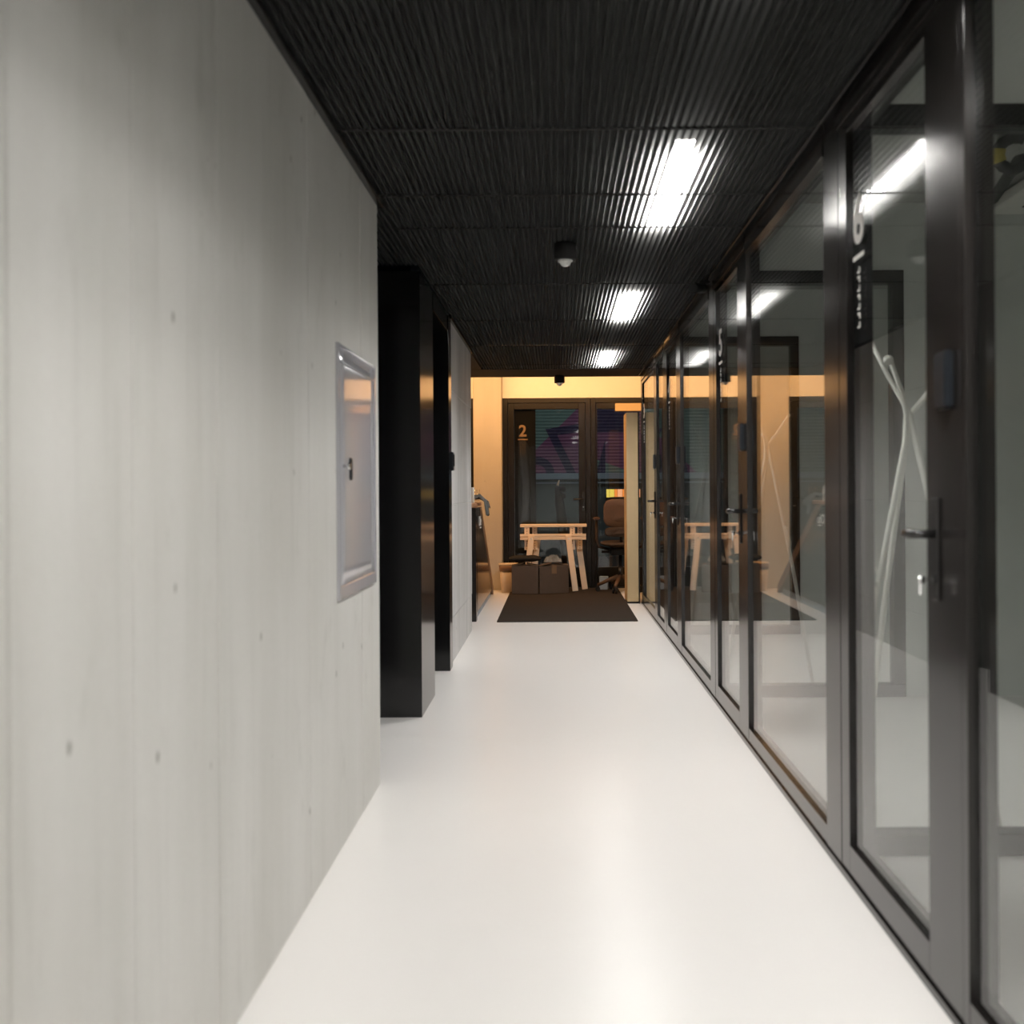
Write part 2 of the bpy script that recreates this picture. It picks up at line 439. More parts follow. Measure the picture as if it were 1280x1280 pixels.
for a, b in ((3.93, 4.345), (4.345, 5.07)):
    O('panel', ribbed(-2.2, XL + 0.012, a + 0.003, b - 0.003, H + 0.002), 'perforated_sheet', cl)
O('soffit', B().box(-3.0, 0.95, 9.425, 10.08, H - 0.002, H + 0.04, 0.003).box(-3.0, XL - 0.002, 8.2, 9.42, H, H + 0.04), 'black_matt', cl)
O('plenum_blackout', B().box(XL - 0.004, XL + 0.010, -3.0, 10.04, H + 0.015, HS), 'black_matt', cl)  # unseen black boards added both sides to hide lamp-lit walls above the sheet
O('plenum_blackout', B().box(0.866, 0.890, -3.0, 10.04, H + 0.015, HS), 'black_matt', cl)
O('fascia', B().box(-3.0, 0.95, 10.04, 10.08, H + 0.04, H + 0.20), 'black_matt', cl)
# edge profiles of the ceiling
O('trim_1', B().box(XL - 0.004, XL + 0.022, -3.0, 3.955, H - 0.020, H - 0.008, 0.002).box(XL + 0.010, XL + 0.022, -3.0, 3.955, H - 0.008, H + 0.012), 'black_metal', kind='structure',
  label='black edge profile between concrete wall and ribbed ceiling', cat='trim')
O('trim_2', B().box(XL + 0.000, XL + 0.020, 6.52, 8.2, H - 0.020, H + 0.01, 0.002), 'black_metal', kind='structure',
  label='black edge profile above the far concrete wall', cat='trim')
O('trim_3', B().box(0.853, 0.862, -3.0, 10.0, H - 0.012, H + 0.012, 0.002), 'black_metal', kind='structure',
  label='thin metal edge profile between ribbed ceiling and glass fronts', cat='trim')

# black portal on the left
po = T('door_1', (XL, 5.07, 0), 'black lacquered door portal set in the left wall', 'door', kind='structure')
PX = -0.716
O('jamb', B().box(-2.2, PX, 5.07, 5.61, 0, H - 0.022, 0.002), 'black_lacquer', po)
O('jamb', B().box(-1.06, PX + 0.006, 6.366, 6.52, 0, H - 0.022, 0.002), 'black_lacquer', po)
O('header', B().box(-1.06, PX + 0.002, 5.612, 6.364, H - 0.13, H - 0.022, 0.002), 'black_lacquer', po)
lf = O('leaf', B().box(-1.05, -1.01, 5.615, 6.36, 0.005, H - 0.135, 0.002), 'black_matt', po)
O('handle', B().tube([(-1.01, 5.72, 1.08), (-0.95, 5.72, 1.08), (-0.95, 5.84, 1.08)], 0.009), 'black_metal', lf)
cr = T('card_reader', (PX + 0.006, 6.44, 1.36), 'small black card reader on the far jamb of the black portal', 'card reader')
O('body', B().box(PX + 0.006, PX + 0.030, 6.40, 6.48, 1.33, 1.455, 0.004, 2), 'reader_grey', cr)
O('keypad', B().box(PX + 0.030, PX + 0.033, 6.415, 6.465, 1.36, 1.44, 0.001), 'vinyl_black', cr)

# ------------------------------------------------------------------ glass office fronts on the right
def key_at(y, z, lab):
    k = T('key', (XR - 0.005, y, z), lab, 'key', 'keys left in the office door locks')
    O('bow', B().lathe((XR - 0.035, y, z - 0.001), [(0.003, -0.009), (0.008, -0.008), (0.008, 0.008), (0.003, 0.009)], 10, (1, 0.25)), 'chrome', k)
    O('blade', B().box(XR - 0.024, XR - 0.006, y - 0.0015, y + 0.0015, z - 0.004, z + 0.004), 'chrome', k)
    O('tag', B().box(XR - 0.040, XR - 0.037, y - 0.006, y + 0.006, z - 0.036, z - 0.012, 0.001).tube([(XR - 0.036, y, z - 0.004), (XR - 0.038, y, z - 0.016)], 0.002, 6), 'white_plastic', k)

def facade_door(n, o, num, label, lock=(2.105, 2.296), hinge=(2.92, 3.0), mull=(3.0, 3.164), jamb=(2.072, 2.103)):
    """door module shifted o metres down the corridor"""
    j0, j1 = jamb[0] + o, jamb[1] + o
    d = T('door_%d' % n, (XR, (j0 + mull[1] + o) / 2, 0), label, 'door', kind='structure')
    O('jamb', B().box(XR, 0.95, j0, j1, 0.0, 2.40, 0.001), 'bronze_metal', d)
    O('jamb', B().box(XR, 0.95, mull[0] + 0.002 + o, mull[1] + o, 0.0, 2.40, 0.001), 'bronze_metal', d)
    O('head', B().box(XR - 0.006, 0.95, j1, mull[0] + o, 2.315, 2.40, 0.001), 'bronze_metal', d)
    O('threshold', B().box(XR - 0.004, 0.95, j1, mull[0] + o, 0.0, 0.018, 0.003), 'bronze_metal', d)
    l0, l1, h0, h1 = lock[0] + o, lock[1] + o, hinge[0] + o, hinge[1] - 0.002 + o
    b = B()
    b.box(XR + 0.001, 0.948, l0, l1, 0.022, 2.312, 0.0012)
    b.box(XR + 0.001, 0.948, h0, h1, 0.022, 2.312, 0.0012)
    b.box(XR + 0.001, 0.948, l1, h0, 0.022, 0.112, 0.0012)
    b.box(XR + 0.001, 0.948, l1, h0, 2.278, 2.312, 0.0012)
    lf = O('leaf', b, 'bronze_metal', d)
    O('pane', B().box(GX, GX + 0.008, l1 - 0.006, h0 + 0.006, 0.108, 2.282), 'glass', lf)
    # number strip fixed behind the pane
    s0 = h0 - 0.175
    O('number_strip', B().box(GX + 0.0095, GX + 0.0105, s0, h0 - 0.004, 0.114, 2.276), 'vinyl_black', lf)
    tb = B(); R, U = (0, -1, 0), (0, 0, 1); yc = h0 - 0.085; xx = GX - 0.0015
    tb.text(num, 0.20, (xx, yc, 1.925), R, U, 0.001, 0.004)
    tb.box(xx - 0.0005, xx + 0.0005, yc - 0.05, yc + 0.05, 1.876, 1.890)
    O('number', tb, 'lettering_white', lf)
    mb = B()                       # small unreadable upright lettering under the number
    for i in range(7):
        z = 1.842 - i * 0.027; w = 0.011
        mb.box(xx - 0.0005, xx + 0.0005, yc - w, yc - w + 0.006, z - 0.009, z + 0.009)
        mb.box(xx - 0.0005, xx + 0.0005, yc - w + 0.006, yc + w, z - 0.009 + 0.012 * (i % 2), z - 0.003 + 0.012 * (i % 2))
    O('small_lettering', mb, 'lettering_white', lf)
    yh = (l0 + l1) / 2 + 0.036
    hb = B().box(XR - 0.006, XR + 0.001, yh - 0.019, yh + 0.019, 0.935, 1.175, 0.003)
    hb.tube([(XR - 0.004, yh, 1.09), (XR - 0.043, yh, 1.09), (XR - 0.050, yh + 0.008, 1.09), (XR - 0.052, yh + 0.025, 1.09), (XR - 0.052, yh + 0.055, 1.09)], [0.011, 0.010, 0.011, 0.012, 0.012], 10)
    hb.tube([(XR - 0.006, yh, 0.985), (XR - 0.012, yh, 0.985)], 0.010, 10)
    O('handle', hb, 'black_metal', lf)
    yr = l0 + 0.062
    O('card_reader', B().box(XR - 0.020, XR + 0.001, yr - 0.034, yr + 0.034, 1.376, 1.506, 0.005, 2), 'reader_grey', lf)
    return yh
O('trim_4', B().box(XR - 0.006, XR + 0.0008, -3.0, 10.0, 0.0, 0.022, 0.001), 'bronze_metal', kind='structure',
  label='thin metal floor profile along the foot of the glass fronts', cat='trim')
def facade_pane(n, a, b, label):
    w = T('window_%d' % n, (XR, (a + b) / 2, 0), label, 'window', kind='structure')
    O('sill_rail', B().box(XR + 0.001, 0.95, a, b, 0.0, 0.088, 0.0012), 'bronze_metal', w)
    O('head_rail', B().box(XR - 0.004, 0.95, a, b, 2.29, 2.40, 0.0012), 'bronze_metal', w)
    O('pane', B().box(GX, GX + 0.008, a, b, 0.084, 2.294), 'glass', w)
    O('bead', B().box(GX + 0.009, GX + 0.016, a, a + 0.012, 0.088, 2.29).box(GX + 0.009, GX + 0.016, b - 0.012, b, 0.088, 2.29), 'black_metal', w)
facade_pane(1, -3.0, 2.072, 'nearest fixed glass pane of the office front, beside door numbered 6')
y6 = facade_door(2, 0.0, '6', 'nearest glazed office door with number 6 on a black strip')
facade_pane(2, 3.164, 2.072 + P, 'fixed glass pane between the office doors numbered 6 and 5')
y5 = facade_door(3, P, '5', 'second glazed office door down the corridor, dark bronze frame')
facade_pane(3, 3.164 + P, 2.072 + 2 * P, 'fixed glass pane beyond the second office door')
y4 = facade_door(4, 2 * P, '4', 'third glazed office door down the corridor, dark bronze frame')
facade_pane(4, 3.164 + 2 * P, 8.46, 'narrow fixed glass pane between third and fourth office doors')
y3 = facade_door(5, 6.39, '3', 'last glazed office door beside the beige tall cabinet', hinge=(3.47, 3.55), mull=(3.55, 3.60))
for y, lab in ((y6, 'silver key hanging in the lock of the nearest office door'), (y5, 'silver key hanging in the lock of the second office door'),
               (y4, 'silver key hanging in the lock of the third office door'), (y3, 'silver key hanging in the lock of the last office door')):
    key_at(y, 0.985, lab)
# office partitions
names = ['nearest', 'second', 'third']
for k in range(3):
    z0 = 3.125 + P * k
    w = T('wall_right', (2.0, z0, 0), names[k] + ' office partition, grey wall with a black framed glass strip beside the corridor', 'wall', kind='structure')
    O('wall_panel', B().box(2.0, 4.2, z0, z0 + 0.08, 0, HS).box(0.952, 2.0, z0, z0 + 0.08, 2.448, HS), 'plaster_grey', w)
    O('frame', B().box(0.952, 1.998, z0 - 0.006, z0 + 0.07, 2.372, 2.446, 0.002).box(1.93, 1.998, z0 - 0.006, z0 + 0.07, 0.072, 2.371, 0.002)
      .box(0.952, 1.998, z0 - 0.006, z0 + 0.07, 0.0, 0.07, 0.002).box(0.952, 0.985, z0 - 0.006, z0 + 0.07, 0.072, 2.371, 0.002), 'black_metal', w)
    O('pane', B().box(0.985, 1.93, z0 + 0.03, z0 + 0.038, 0.07, 2.372), 'glass_dim', w)
O('wall_right', B().box(0.952, 4.2, 10.06, 10.16, 0, HS), 'plaster_grey', kind='structure', label='grey end wall of the last office', cat='wall')

# ------------------------------------------------------------------ entrance wall
PZ = 11.5
pil = T('wall_end', (-0.82, PZ, 0), 'pale concrete pillar beside the entrance door', 'pillar', kind='structure')
O('pillar', B().box(-0.991, -0.652, PZ, 11.9, 0, HS, 0.006), 'concrete_pillar', pil)
O('wall_end', B().box(-0.65, 1.6, ZEND + 0.0, ZEND + 0.2, 2.316, HS), 'plaster_white', kind='structure', label='pale wall band above the entrance doors washed by warm light', cat='wall')
O('wall_end', B().box(-3.1, -0.993, ZEND + 0.0, ZEND + 0.2, 2.316, HS), 'plaster_white', kind='structure', label='pale wall band left of the concrete pillar', cat='wall')
O('wall_right', B().box(1.42, 1.6, 10.16, ZEND + 0.2, 0, HS), 'plaster_grey', kind='structure', label='grey return wall right of the entrance', cat='wall')

def ent_door(n, x0, x1, glass_l, glass_r, label, number=None, gb=0.25):
    d = T('door_%d' % n, ((x0 + x1) / 2, ZEND, 0), label, 'door', kind='structure')
    O('frame', B().box(x0, x0 + 0.06, ZEND, ZEND + 0.10, 0, 2.314, 0.003).box(x1 - 0.06, x1, ZEND, ZEND + 0.10, 0, 2.314, 0.003)
      .box(x0 + 0.06, x1 - 0.06, ZEND, ZEND + 0.10, 2.255, 2.314, 0.003), 'entrance_metal', d)
    a, b = x0 + 0.064, x1 - 0.064; y0, y1 = ZEND - 0.015, ZEND + 0.06
    lf = O('leaf', B().box(a, glass_l, y0, y1, 0.01, 2.25, 0.003).box(glass_r, b, y0, y1, 0.01, 2.25, 0.003)
           .box(glass_l, glass_r, y0, y1, 2.178, 2.25, 0.003).box(glass_l, glass_r, y0, y1, 0.01, gb, 0.003), 'entrance_metal', d)
    O('pane', B().box(glass_l - 0.005, glass_r + 0.005, ZEND + 0.03, ZEND + 0.04, gb - 0.005, 2.183), 'glass_dim', lf)
    O('handle', B().box(b - 0.045, b - 0.01, y0 - 0.008, y0, 0.93, 1.17, 0.002)
      .tube([(b - 0.028, y0 - 0.006, 1.08), (b - 0.028, y0 - 0.05, 1.08), (b - 0.06, y0 - 0.055, 1.08), (b - 0.15, y0 - 0.055, 1.08)], 0.010), 'black_metal', lf)
    O('key_cylinder', B().tube([(b - 0.028, y0 - 0.008, 0.985), (b - 0.028, y0 - 0.03, 0.985)], 0.009, 8), 'chrome', lf)
    if number:
        s = ZEND + 0.0415
        O('number_strip', B().box(glass_l + 0.002, glass_l + 0.262, s, s + 0.001, gb, 2.178), 'vinyl_black', lf)
        tb = B(); tb.text(number, 0.195, (glass_l + 0.105, ZEND + 0.0285, 1.852), (1, 0, 0), (0, 0, 1), 0.001, 0.0045)
        tb.box(glass_l + 0.045, glass_l + 0.165, ZEND + 0.028, ZEND + 0.029, 1.806, 1.820)
        O('number', tb, 'lettering_gold', lf)
        mb = B()
        for c in range(3):
            for i in range(7):
                z = 1.785 - i * 0.026; x = glass_l + 0.07 + c * 0.028
                mb.box(x, x + 0.004, ZEND + 0.028, ZEND + 0.029, z - 0.008, z + 0.008)
                mb.box(x + 0.004, x + 0.014, ZEND + 0.028, ZEND + 0.029, z - 0.008 + 0.010 * ((i + c) % 2), z - 0.003 + 0.010 * ((i + c) % 2))
        O('small_lettering', mb, 'lettering_faint', lf)
    return d
ent_door(6, -0.650, 0.42, -0.511, 0.275, 'glazed entrance door with number 2 on a dark strip', '2')
dr = ent_door(7, 0.424, 1.418, 0.503, 1.28, 'glazed entrance door on the right behind the office chair')
O('closer', B().box(0.72, 1.06, ZEND - 0.075, ZEND - 0.016, 2.145, 2.24, 0.004), 'beige_board', dr)
ent_door(8, -2.1, -0.995, -1.9, -1.14, 'dark framed glazed door left of the concrete pillar')
O('wall_end', B().box(-3.1, -2.102, ZEND, ZEND + 0.2, 0, 2.316), 'plaster_white', kind='structure', label='pale lobby wall left of the far glazed door', cat='wall')

# street side
sw = T('wall_far', (0, 18, 0), 'ribbed shutter wall across the street with large painted shapes', 'wall', kind='structure')
b = B(); n = 60
for i in range(n):
    z = 1.50 + i * 0.06
    vs = [b.bm.verts.new(p) for p in ((-6, 18.0, z), (6, 18.0, z), (6, 17.985, z + 0.03), (-6, 17.985, z + 0.03), (6, 18.0, z + 0.06), (-6, 18.0, z + 0.06))]
    b.bm.faces.new((vs[0], vs[1], vs[2], vs[3])); b.bm.faces.new((vs[3], vs[2], vs[4], vs[5]))
o_ = O('shutter', b, 'shutter_paint', sw, org=(0, 0, 0)); o_.location = (0, -18, 0)
O('ledge', B().box(-6, 6, 17.86, 18.02, 1.385, 1.50, 0.01).box(-6, 6, 17.9, 18.02, 1.31, 1.335), 'ledge_grey', sw)
b = B().box(-6, 6, 18.0, 18.1, -0.06, 1.40)
for i in range(48): b.box(-6 + i * 0.25, -5.93 + i * 0.25, 17.985, 18.0, -0.06, 1.30)
O('plinth', b, 'shutter_base', sw)
O('backing', B().box(-6, 6, 18.02, 18.12, 1.40, 5.2), 'shutter_base', sw)

# ================================================================== THINGS
# ceiling lamps above the perforated sheets
lamp = None
lamps = [(3.41, 'white linear lamp glowing through the ribbed ceiling, nearest in view'),
         (5.83, 'white linear lamp glowing through the ribbed ceiling beyond the first motion sensor'),
         (8.30, 'white linear lamp glowing through the ribbed ceiling nearest the lobby'),
         (0.99, 'white linear lamp above the ribbed ceiling ahead of the viewpoint'),
         (-1.43, 'white linear lamp above the ribbed ceiling behind the viewpoint')]
for i, (z, lab) in enumerate(lamps):
    if i == 0:
        lamp = T('ceiling_light', (0.468, z, H + 0.05), lab, 'lamp', 'linear lamps above the ribbed ceiling')
        O('housing', B().box(0.432, 0.504, z, z + 0.91, H + 0.054, H + 0.10, 0.004).box(0.430, 0.4335, z, z + 0.91, H + 0.047, H + 0.06)
          .box(0.5025, 0.506, z, z + 0.91, H + 0.047, H + 0.06), 'white_plastic', lamp)
        O('diffuser', B().box(0.434, 0.502, z + 0.002, z + 0.908, H + 0.05, H + 0.0535), 'lamp_diffuser', lamp)
        for y in (z + 0.1, z + 0.81):
            O('hanger', B().tube([(0.468, y, H + 0.10), (0.468, y, HS)], 0.003, 6), 'chrome', lamp)
    else:
        c = copy_tree(lamp, None, (0, z - lamps[0][0], 0)); c['label'] = lab
# motion sensors
def sensor(x, y, lab):
    s_ = T('motion_sensor', (x, y, H), lab, 'sensor', 'motion sensors on the corridor ceiling')
    O('housing', B().lathe((x, y, H), [(0.050, 0.0), (0.054, -0.002), (0.054, -0.075), (0.050, -0.080), (0.034, -0.081)], 28), 'black_matt', s_)
    O('collar', B().lathe((x, y, H), [(0.036, -0.0805), (0.036, -0.087), (0.031, -0.090)], 24), 'white_plastic', s_)
    O('lens', B().ball((x, y, H - 0.086), 0.028, (1, 1, 0.95), 18), 'white_plastic', s_)
sensor(0.05, 4.62, 'black cylindrical motion sensor with white dome under the ribbed ceiling')
sensor(0.04, 9.95, 'far black motion sensor under the black soffit in front of the warm wall band')
# small black camera on the head frame
sc = T('security_camera', (0.85, 5.40, H - 0.01), 'small black security camera by the ceiling at the second office door', 'camera')
O('base', B().lathe((0.845, 5.42, H - 0.012), [(0.03, 0.0), (0.03, -0.015), (0.012, -0.02)], 16), 'black_matt', sc)
O('arm', B().tube([(0.845, 5.42, H - 0.03), (0.83, 5.40, H - 0.06), (0.80, 5.36, H - 0.065)], 0.008, 8), 'black_matt', sc)
O('housing', B().tube([(0.845, 5.46, H - 0.045), (0.755, 5.26, H - 0.085)], [0.026, 0.028], 14), 'black_matt', sc)
# steel wall cabinet
wc = T('wall_cabinet', (XL, 3.49, 0.836), 'brushed steel cabinet set flush in the near concrete wall', 'cabinet')
fx0, fx1, ya, yb, za, zb = XL - 0.004, XL + 0.010, 3.172, 3.815, 0.836, 1.692
O('frame', B().box(fx0, fx1, ya, ya + 0.012, za, zb, 0.002).box(fx0, fx1, yb - 0.02, yb, za, zb, 0.002)
  .box(fx0, fx1, ya + 0.012, yb - 0.02, zb - 0.012, zb, 0.002).box(fx0, fx1, ya + 0.012, yb - 0.02, za, za + 0.045, 0.002), 'steel', wc)
# door skin, very slightly dished so reflections bend
b = B(); nn, mm = 8, 14; g_ = []
dy0, dy1, dz0, dz1 = ya + 0.013, yb - 0.021, za + 0.047, zb - 0.013
for i in range(mm + 1):
    g_.append([])
    for j in range(nn + 1):
        u, v = j / nn, i / mm
        x = XL + 0.0075 + 0.0016 * math.sin(math.pi * u) ** 0.4 * math.sin(math.pi * v) ** 0.4
        g_[-1].append(b.bm.verts.new((x, dy0 + u * (dy1 - dy0), dz0 + v * (dz1 - dz0))))
for i in range(mm):
    for j in range(nn):
        f = b.bm.faces.new((g_[i][j], g_[i][j + 1], g_[i + 1][j + 1], g_[i + 1][j])); f.smooth = True
door = O('door', b, 'steel', wc)
md = door.modifiers.new('thick', 'SOLIDIFY'); md.thickness = 0.004; md.offset = -1
O('fold', B().box(XL + 0.008, XL + 0.012, dy0, dy1, zb - 0.062, zb - 0.058, 0.001), 'steel', door)
O('knob', B().tube([(XL + 0.006, 3.235, 1.283), (XL + 0.020, 3.235, 1.283), (XL + 0.022, 3.235, 1.283), (XL + 0.034, 3.235, 1.283)], [0.006, 0.006, 0.012, 0.011], 14), 'chrome', door)
O('grip_slot', B().lathe((XL + 0.011, 3.345, 1.275), [(0.010, -0.038), (0.014, -0.03), (0.014, 0.03), (0.010, 0.038)], 12, (0.35, 1.3)), 'black_matt', door)

# reception counter
ct = T('reception_counter', (-0.9, 9.6, 0), 'black reception counter with wooden top and slanted brown end', 'counter')
CX = -0.732
O('end_panel', B().box(-1.25, CX - 0.002, 8.73, 8.85, 0, 1.036, 0.003), 'black_lacquer', ct)
O('front_panel', B().prism([(8.852, 0.075), (10.86, 0.075), (10.72, 0.14), (9.16, 1.036), (8.852, 1.036)], 'x', CX - 0.05, CX, 0.003), 'black_lacquer', ct)
O('slanted_end', B().prism([(10.72, 0.14), (10.86, 0.075), (11.02, 0.0), (11.02, 0.09), (9.36, 1.036), (9.16, 1.036)], 'x', CX - 0.34, CX + 0.003, 0.003), 'wood_brown', ct)
O('plinth', B().box(-1.25, CX - 0.02, 8.852, 10.85, 0, 0.073), 'ledge_grey', ct)
O('body', B().box(-1.25, CX - 0.345, 8.852, 9.75, 0.075, 1.036), 'black_lacquer', ct)
O('counter_top', B().box(-1.35, -0.775, 8.70, 9.95, 1.038, 1.074, 0.004), 'wood_top', ct)
lb = B().text('Olo', 0.125, (CX + 0.0035, 9.17, 0.862), (0, 1, 0), (0, 0, 1), 0.002, 0.004, 1.35)
lb.box(CX + 0.0025, CX + 0.0045, 9.17, 9.29, 0.832, 0.846)
O('logo', lb, 'lettering_white', ct)
# things on the counter
for i, (x, y, lab) in enumerate(((-0.82, 9.82, 'drinking glass on the counter nearest the slanted end'), (-0.90, 9.70, 'drinking glass on the counter beside the grey cloth'))):
    gl_ = O('drinking_glass', B().lathe((x, y, 1.075), [(0.030, 0.0), (0.036, 0.13), (0.033, 0.13), (0.028, 0.01)], 16), 'glass', org=(x, y, 1.075),
            label=lab, cat='glass', group='glasses on the counter')
O('jar_stack', B().lathe((-1.00, 9.80, 1.075), [(0.034, 0), (0.038, 0.07), (0.03, 0.075), (0.034, 0.08), (0.038, 0.16)], 14), 'white_plastic', org=(-1.00, 9.80, 1.075),
  label='pale stacked cups standing on the counter by the glasses', cat='cups')
O('paper_box', B().box(-0.90, -0.80, 9.24, 9.36, 1.095, 1.225, 0.003).box(-0.902, -0.798, 9.238, 9.362, 1.075, 1.095, 0.002), 'white_paint', org=(-0.85, 9.30, 1.075),
  label='white paper box on the near end of the counter', cat='box')
# grey cloth thrown over the counter edge
b = B(); rows = []
for i in range(11):
    u = i / 10; rows.append([])
    for j in range(10):
        v = j / 9
        y = 9.42 + 0.20 * v + 0.02 * math.sin(5 * u)
        if u < 0.6:
            x = -1.0 + u / 0.6 * 0.288; z = 1.085 + 0.045 * abs(math.sin(7 * v + 9 * u)) + 0.03 * math.sin(4 * v) ** 2
        else:
            x = -0.712 + 0.03 * math.sin(8 * v) ** 2 + (u - 0.6) * 0.05; z = 1.082 - (u - 0.6) * 0.35 * (0.6 + 0.4 * math.sin(5 * v + 1))
        rows[-1].append(b.bm.verts.new((x, y, z)))
for r0, r1 in zip(rows, rows[1:]):
    for j in range(9):
        f = b.bm.faces.new((r0[j], r0[j + 1], r1[j + 1], r1[j])); f.smooth = True
ck = O('cloth', b, 'fabric_grey', org=(-0.85, 9.5, 1.08), label='crumpled grey cloth hanging over the counter edge', cat='cloth')
md = ck.modifiers.new('thick', 'SOLIDIFY'); md.thickness = 0.006; md.offset = 1

# entrance mat
O('floor_mat', B().box(-0.546, 0.732, 8.69, 11.55, 0.0, 0.012, 0.003), 'mat_brown', org=(0.09, 10, 0), label='dark brown entrance mat lying before the doors', cat='mat')

# trestle
FZ = 0.013
tr_ = T('trestle', (-0.05, 11.36, FZ), 'pale wooden trestle standing behind the cardboard boxes', 'trestle')
s = 11.2 / 1200
def tx(px, d=11.36): return (px - 695.4) * d / 1200
def tz(py, d=11.36): return 1.2 + (611.8 - py) * d / 1200
O('top_beam', B().box(tx(650), tx(733), 11.30, 11.42, tz(658.6), tz(655), 0.003), 'pine', tr_)
O('rail', B().box(tx(650), tx(732), 11.27, 11.295, tz(670.2), tz(667), 0.002), 'pine', tr_)
O('rail', B().box(tx(650), tx(732), 11.27, 11.295, tz(674.3), tz(671), 0.002), 'pine', tr_)
O('rail', B().box(tx(650), tx(732), 11.425, 11.45, tz(674.3), tz(668), 0.002), 'pine', tr_)
for px, d0 in ((658.5, 11.31), (668, 11.385), (715, 11.31), (724.5, 11.385)):
    up = O('upright', B().box(tx(px - 3.2), tx(px + 3.2), d0, d0 + 0.025, tz(687), tz(658.8), 0.002), 'pine', tr_)
    b = B()
    for k in range(9):
        z = tz(660.5 + k * 3.1)
        b.tube([(tx(px), d0 - 0.001, z), (tx(px), d0 + 0.002, z)], 0.0065, 8)
    O('peg_holes', b, 'pine_dark', up)
for xt, xb, yt, yb_ in ((664, 656, 11.255, 11.19), (672.5, 664, 11.465, 11.40), (710, 718.5, 11.255, 11.19), (721.5, 730.5, 11.465, 11.40)):
    p = Vector((tx(xt, yt), yt, tz(669, yt))); q = Vector((tx(xb, yb_), yb_, FZ))
    lg = O('leg', B().beam(p, q, 0.068, 0.028, (0, 1, 0), 0.003), 'pine', tr_)
    O('bolt', B().tube([(p.x * 0.94 + q.x * 0.06, yt - 0.022, p.z * 0.94 + q.z * 0.06), (p.x * 0.94 + q.x * 0.06, yt - 0.012, p.z * 0.94 + q.z * 0.06)], 0.008, 8), 'chrome', lg)

# cardboard boxes
def carton(name_lab, poly, h, z0, tan=False):
    cx = sum(p[0] for p in poly) / 4; cy = sum(p[1] for p in poly) / 4
    c = T('cardboard_box', (cx, cy, z0), name_lab, 'box')
    O('body', B().prism(poly, 'z', z0, z0 + h, 0.003), 'cardboard', c)
    for i in range(4):
        p, q = Vector((*poly[i], z0 + h)), Vector((*poly[(i + 1) % 4], z0 + h))
        mid = Vector((cx, cy, z0 + h)); inn = ((mid - (p + q) / 2)); inn.z = 0
        d = inn.normalized() * min(0.14, inn.length * 0.9) + Vector((0, 0, 0.012 + 0.02 * (i % 2)))
        b = B(); vs = [b.bm.verts.new(v) for v in (p, q, q + d, p + d)]; b.bm.faces.new(vs)
        fl = O('flap', b, 'cardboard_tan' if tan and i == 2 else 'cardboard', c)
        md = fl.modifiers.new('thick', 'SOLIDIFY'); md.thickness = 0.004
    b = B(); p, q = Vector(poly[0]), Vector(poly[1]); d = (q - p).normalized(); nrm = Vector((d.y, -d.x))
    m_ = (p + q) / 2 + nrm * 0.001
    b.bm.faces.new([b.bm.verts.new((m_.x + d.x * a, m_.y + d.y * a, z0 + zz)) for a, zz in ((-0.03, h * 0.72), (0.03, h * 0.72), (0.03, h), (-0.03, h))])
    tp = O('tape', b, 'cardboard_tan' if tan else 'cardboard', c)
    md = tp.modifiers.new('thick', 'SOLIDIFY'); md.thickness = 0.001; md.offset = 0
carton('dark cardboard box under the black cushion', [(-0.514, 10.92), (-0.210, 10.92), (-0.210, 11.13), (-0.514, 11.13)], 0.315, FZ)
carton('dark cardboard box with wrapping film behind its flaps, touching the trestle legs', [(-0.196, 10.90), (0.135, 11.01), (0.10, 11.16), (-0.196, 11.13)], 0.315, FZ, True)
# black cushion on the first box
b = B(); cxx, cyy, czz = -0.365, 11.025, 0.408
rows = []
for i in range(9):
    v = i / 8; rows.append([])
    for j in range(16):
        a = 2 * math.pi * j / 16; ca, sa = math.cos(a), math.sin(a); q = (abs(ca) ** 4 + abs(sa) ** 4) ** -0.25
        rr = math.sin(math.pi * max(0.04, min(0.96, v))) ** 0.35
        rows[-1].append(b.bm.verts.new((cxx + 0.19 * ca * q * rr, cyy + 0.095 * sa * q * rr, czz + 0.036 * (2 * v - 1) + 0.006 * math.sin(3 * a) * v)))
for r0, r1 in zip(rows, rows[1:]):
    for j in range(16):
        f = b.bm.faces.new((r0[j], r0[(j + 1) % 16], r1[(j + 1) % 16], r1[j])); f.smooth = True
b.bm.faces.new(list(reversed(rows[0]))); b.bm.faces.new(rows[-1])
O('cushion', b, 'fabric_black', org=(cxx, cyy, 0.35), label='flat black cushion lying on the cardboard box', cat='cushion')
# clear wrapping film
b = B(); rows = []; nx_, ny_ = 22, 12
for i in range(ny_):
    v = i / (ny_ - 1); rows.append([])
    for j in range(nx_):
        u = j / (nx_ - 1)
        e = (math.sin(math.pi * u) * math.sin(math.pi * v)) ** 0.5
        rows[-1].append(b.bm.verts.new((-0.15 + 0.21 * u, 11.02 + 0.09 * v, 0.366 + e * (0.035 + 0.06 * random.random()))))
for r0, r1 in zip(rows, rows[1:]):
    for j in range(nx_ - 1): b.bm.faces.new((r0[j], r0[j + 1], r1[j + 1], r1[j]))
O('wrapping_film', b, 'plastic_film', org=(-0.03, 11.06, 0.36), label='crumpled clear wrapping film on the cardboard box by the trestle', cat='film')
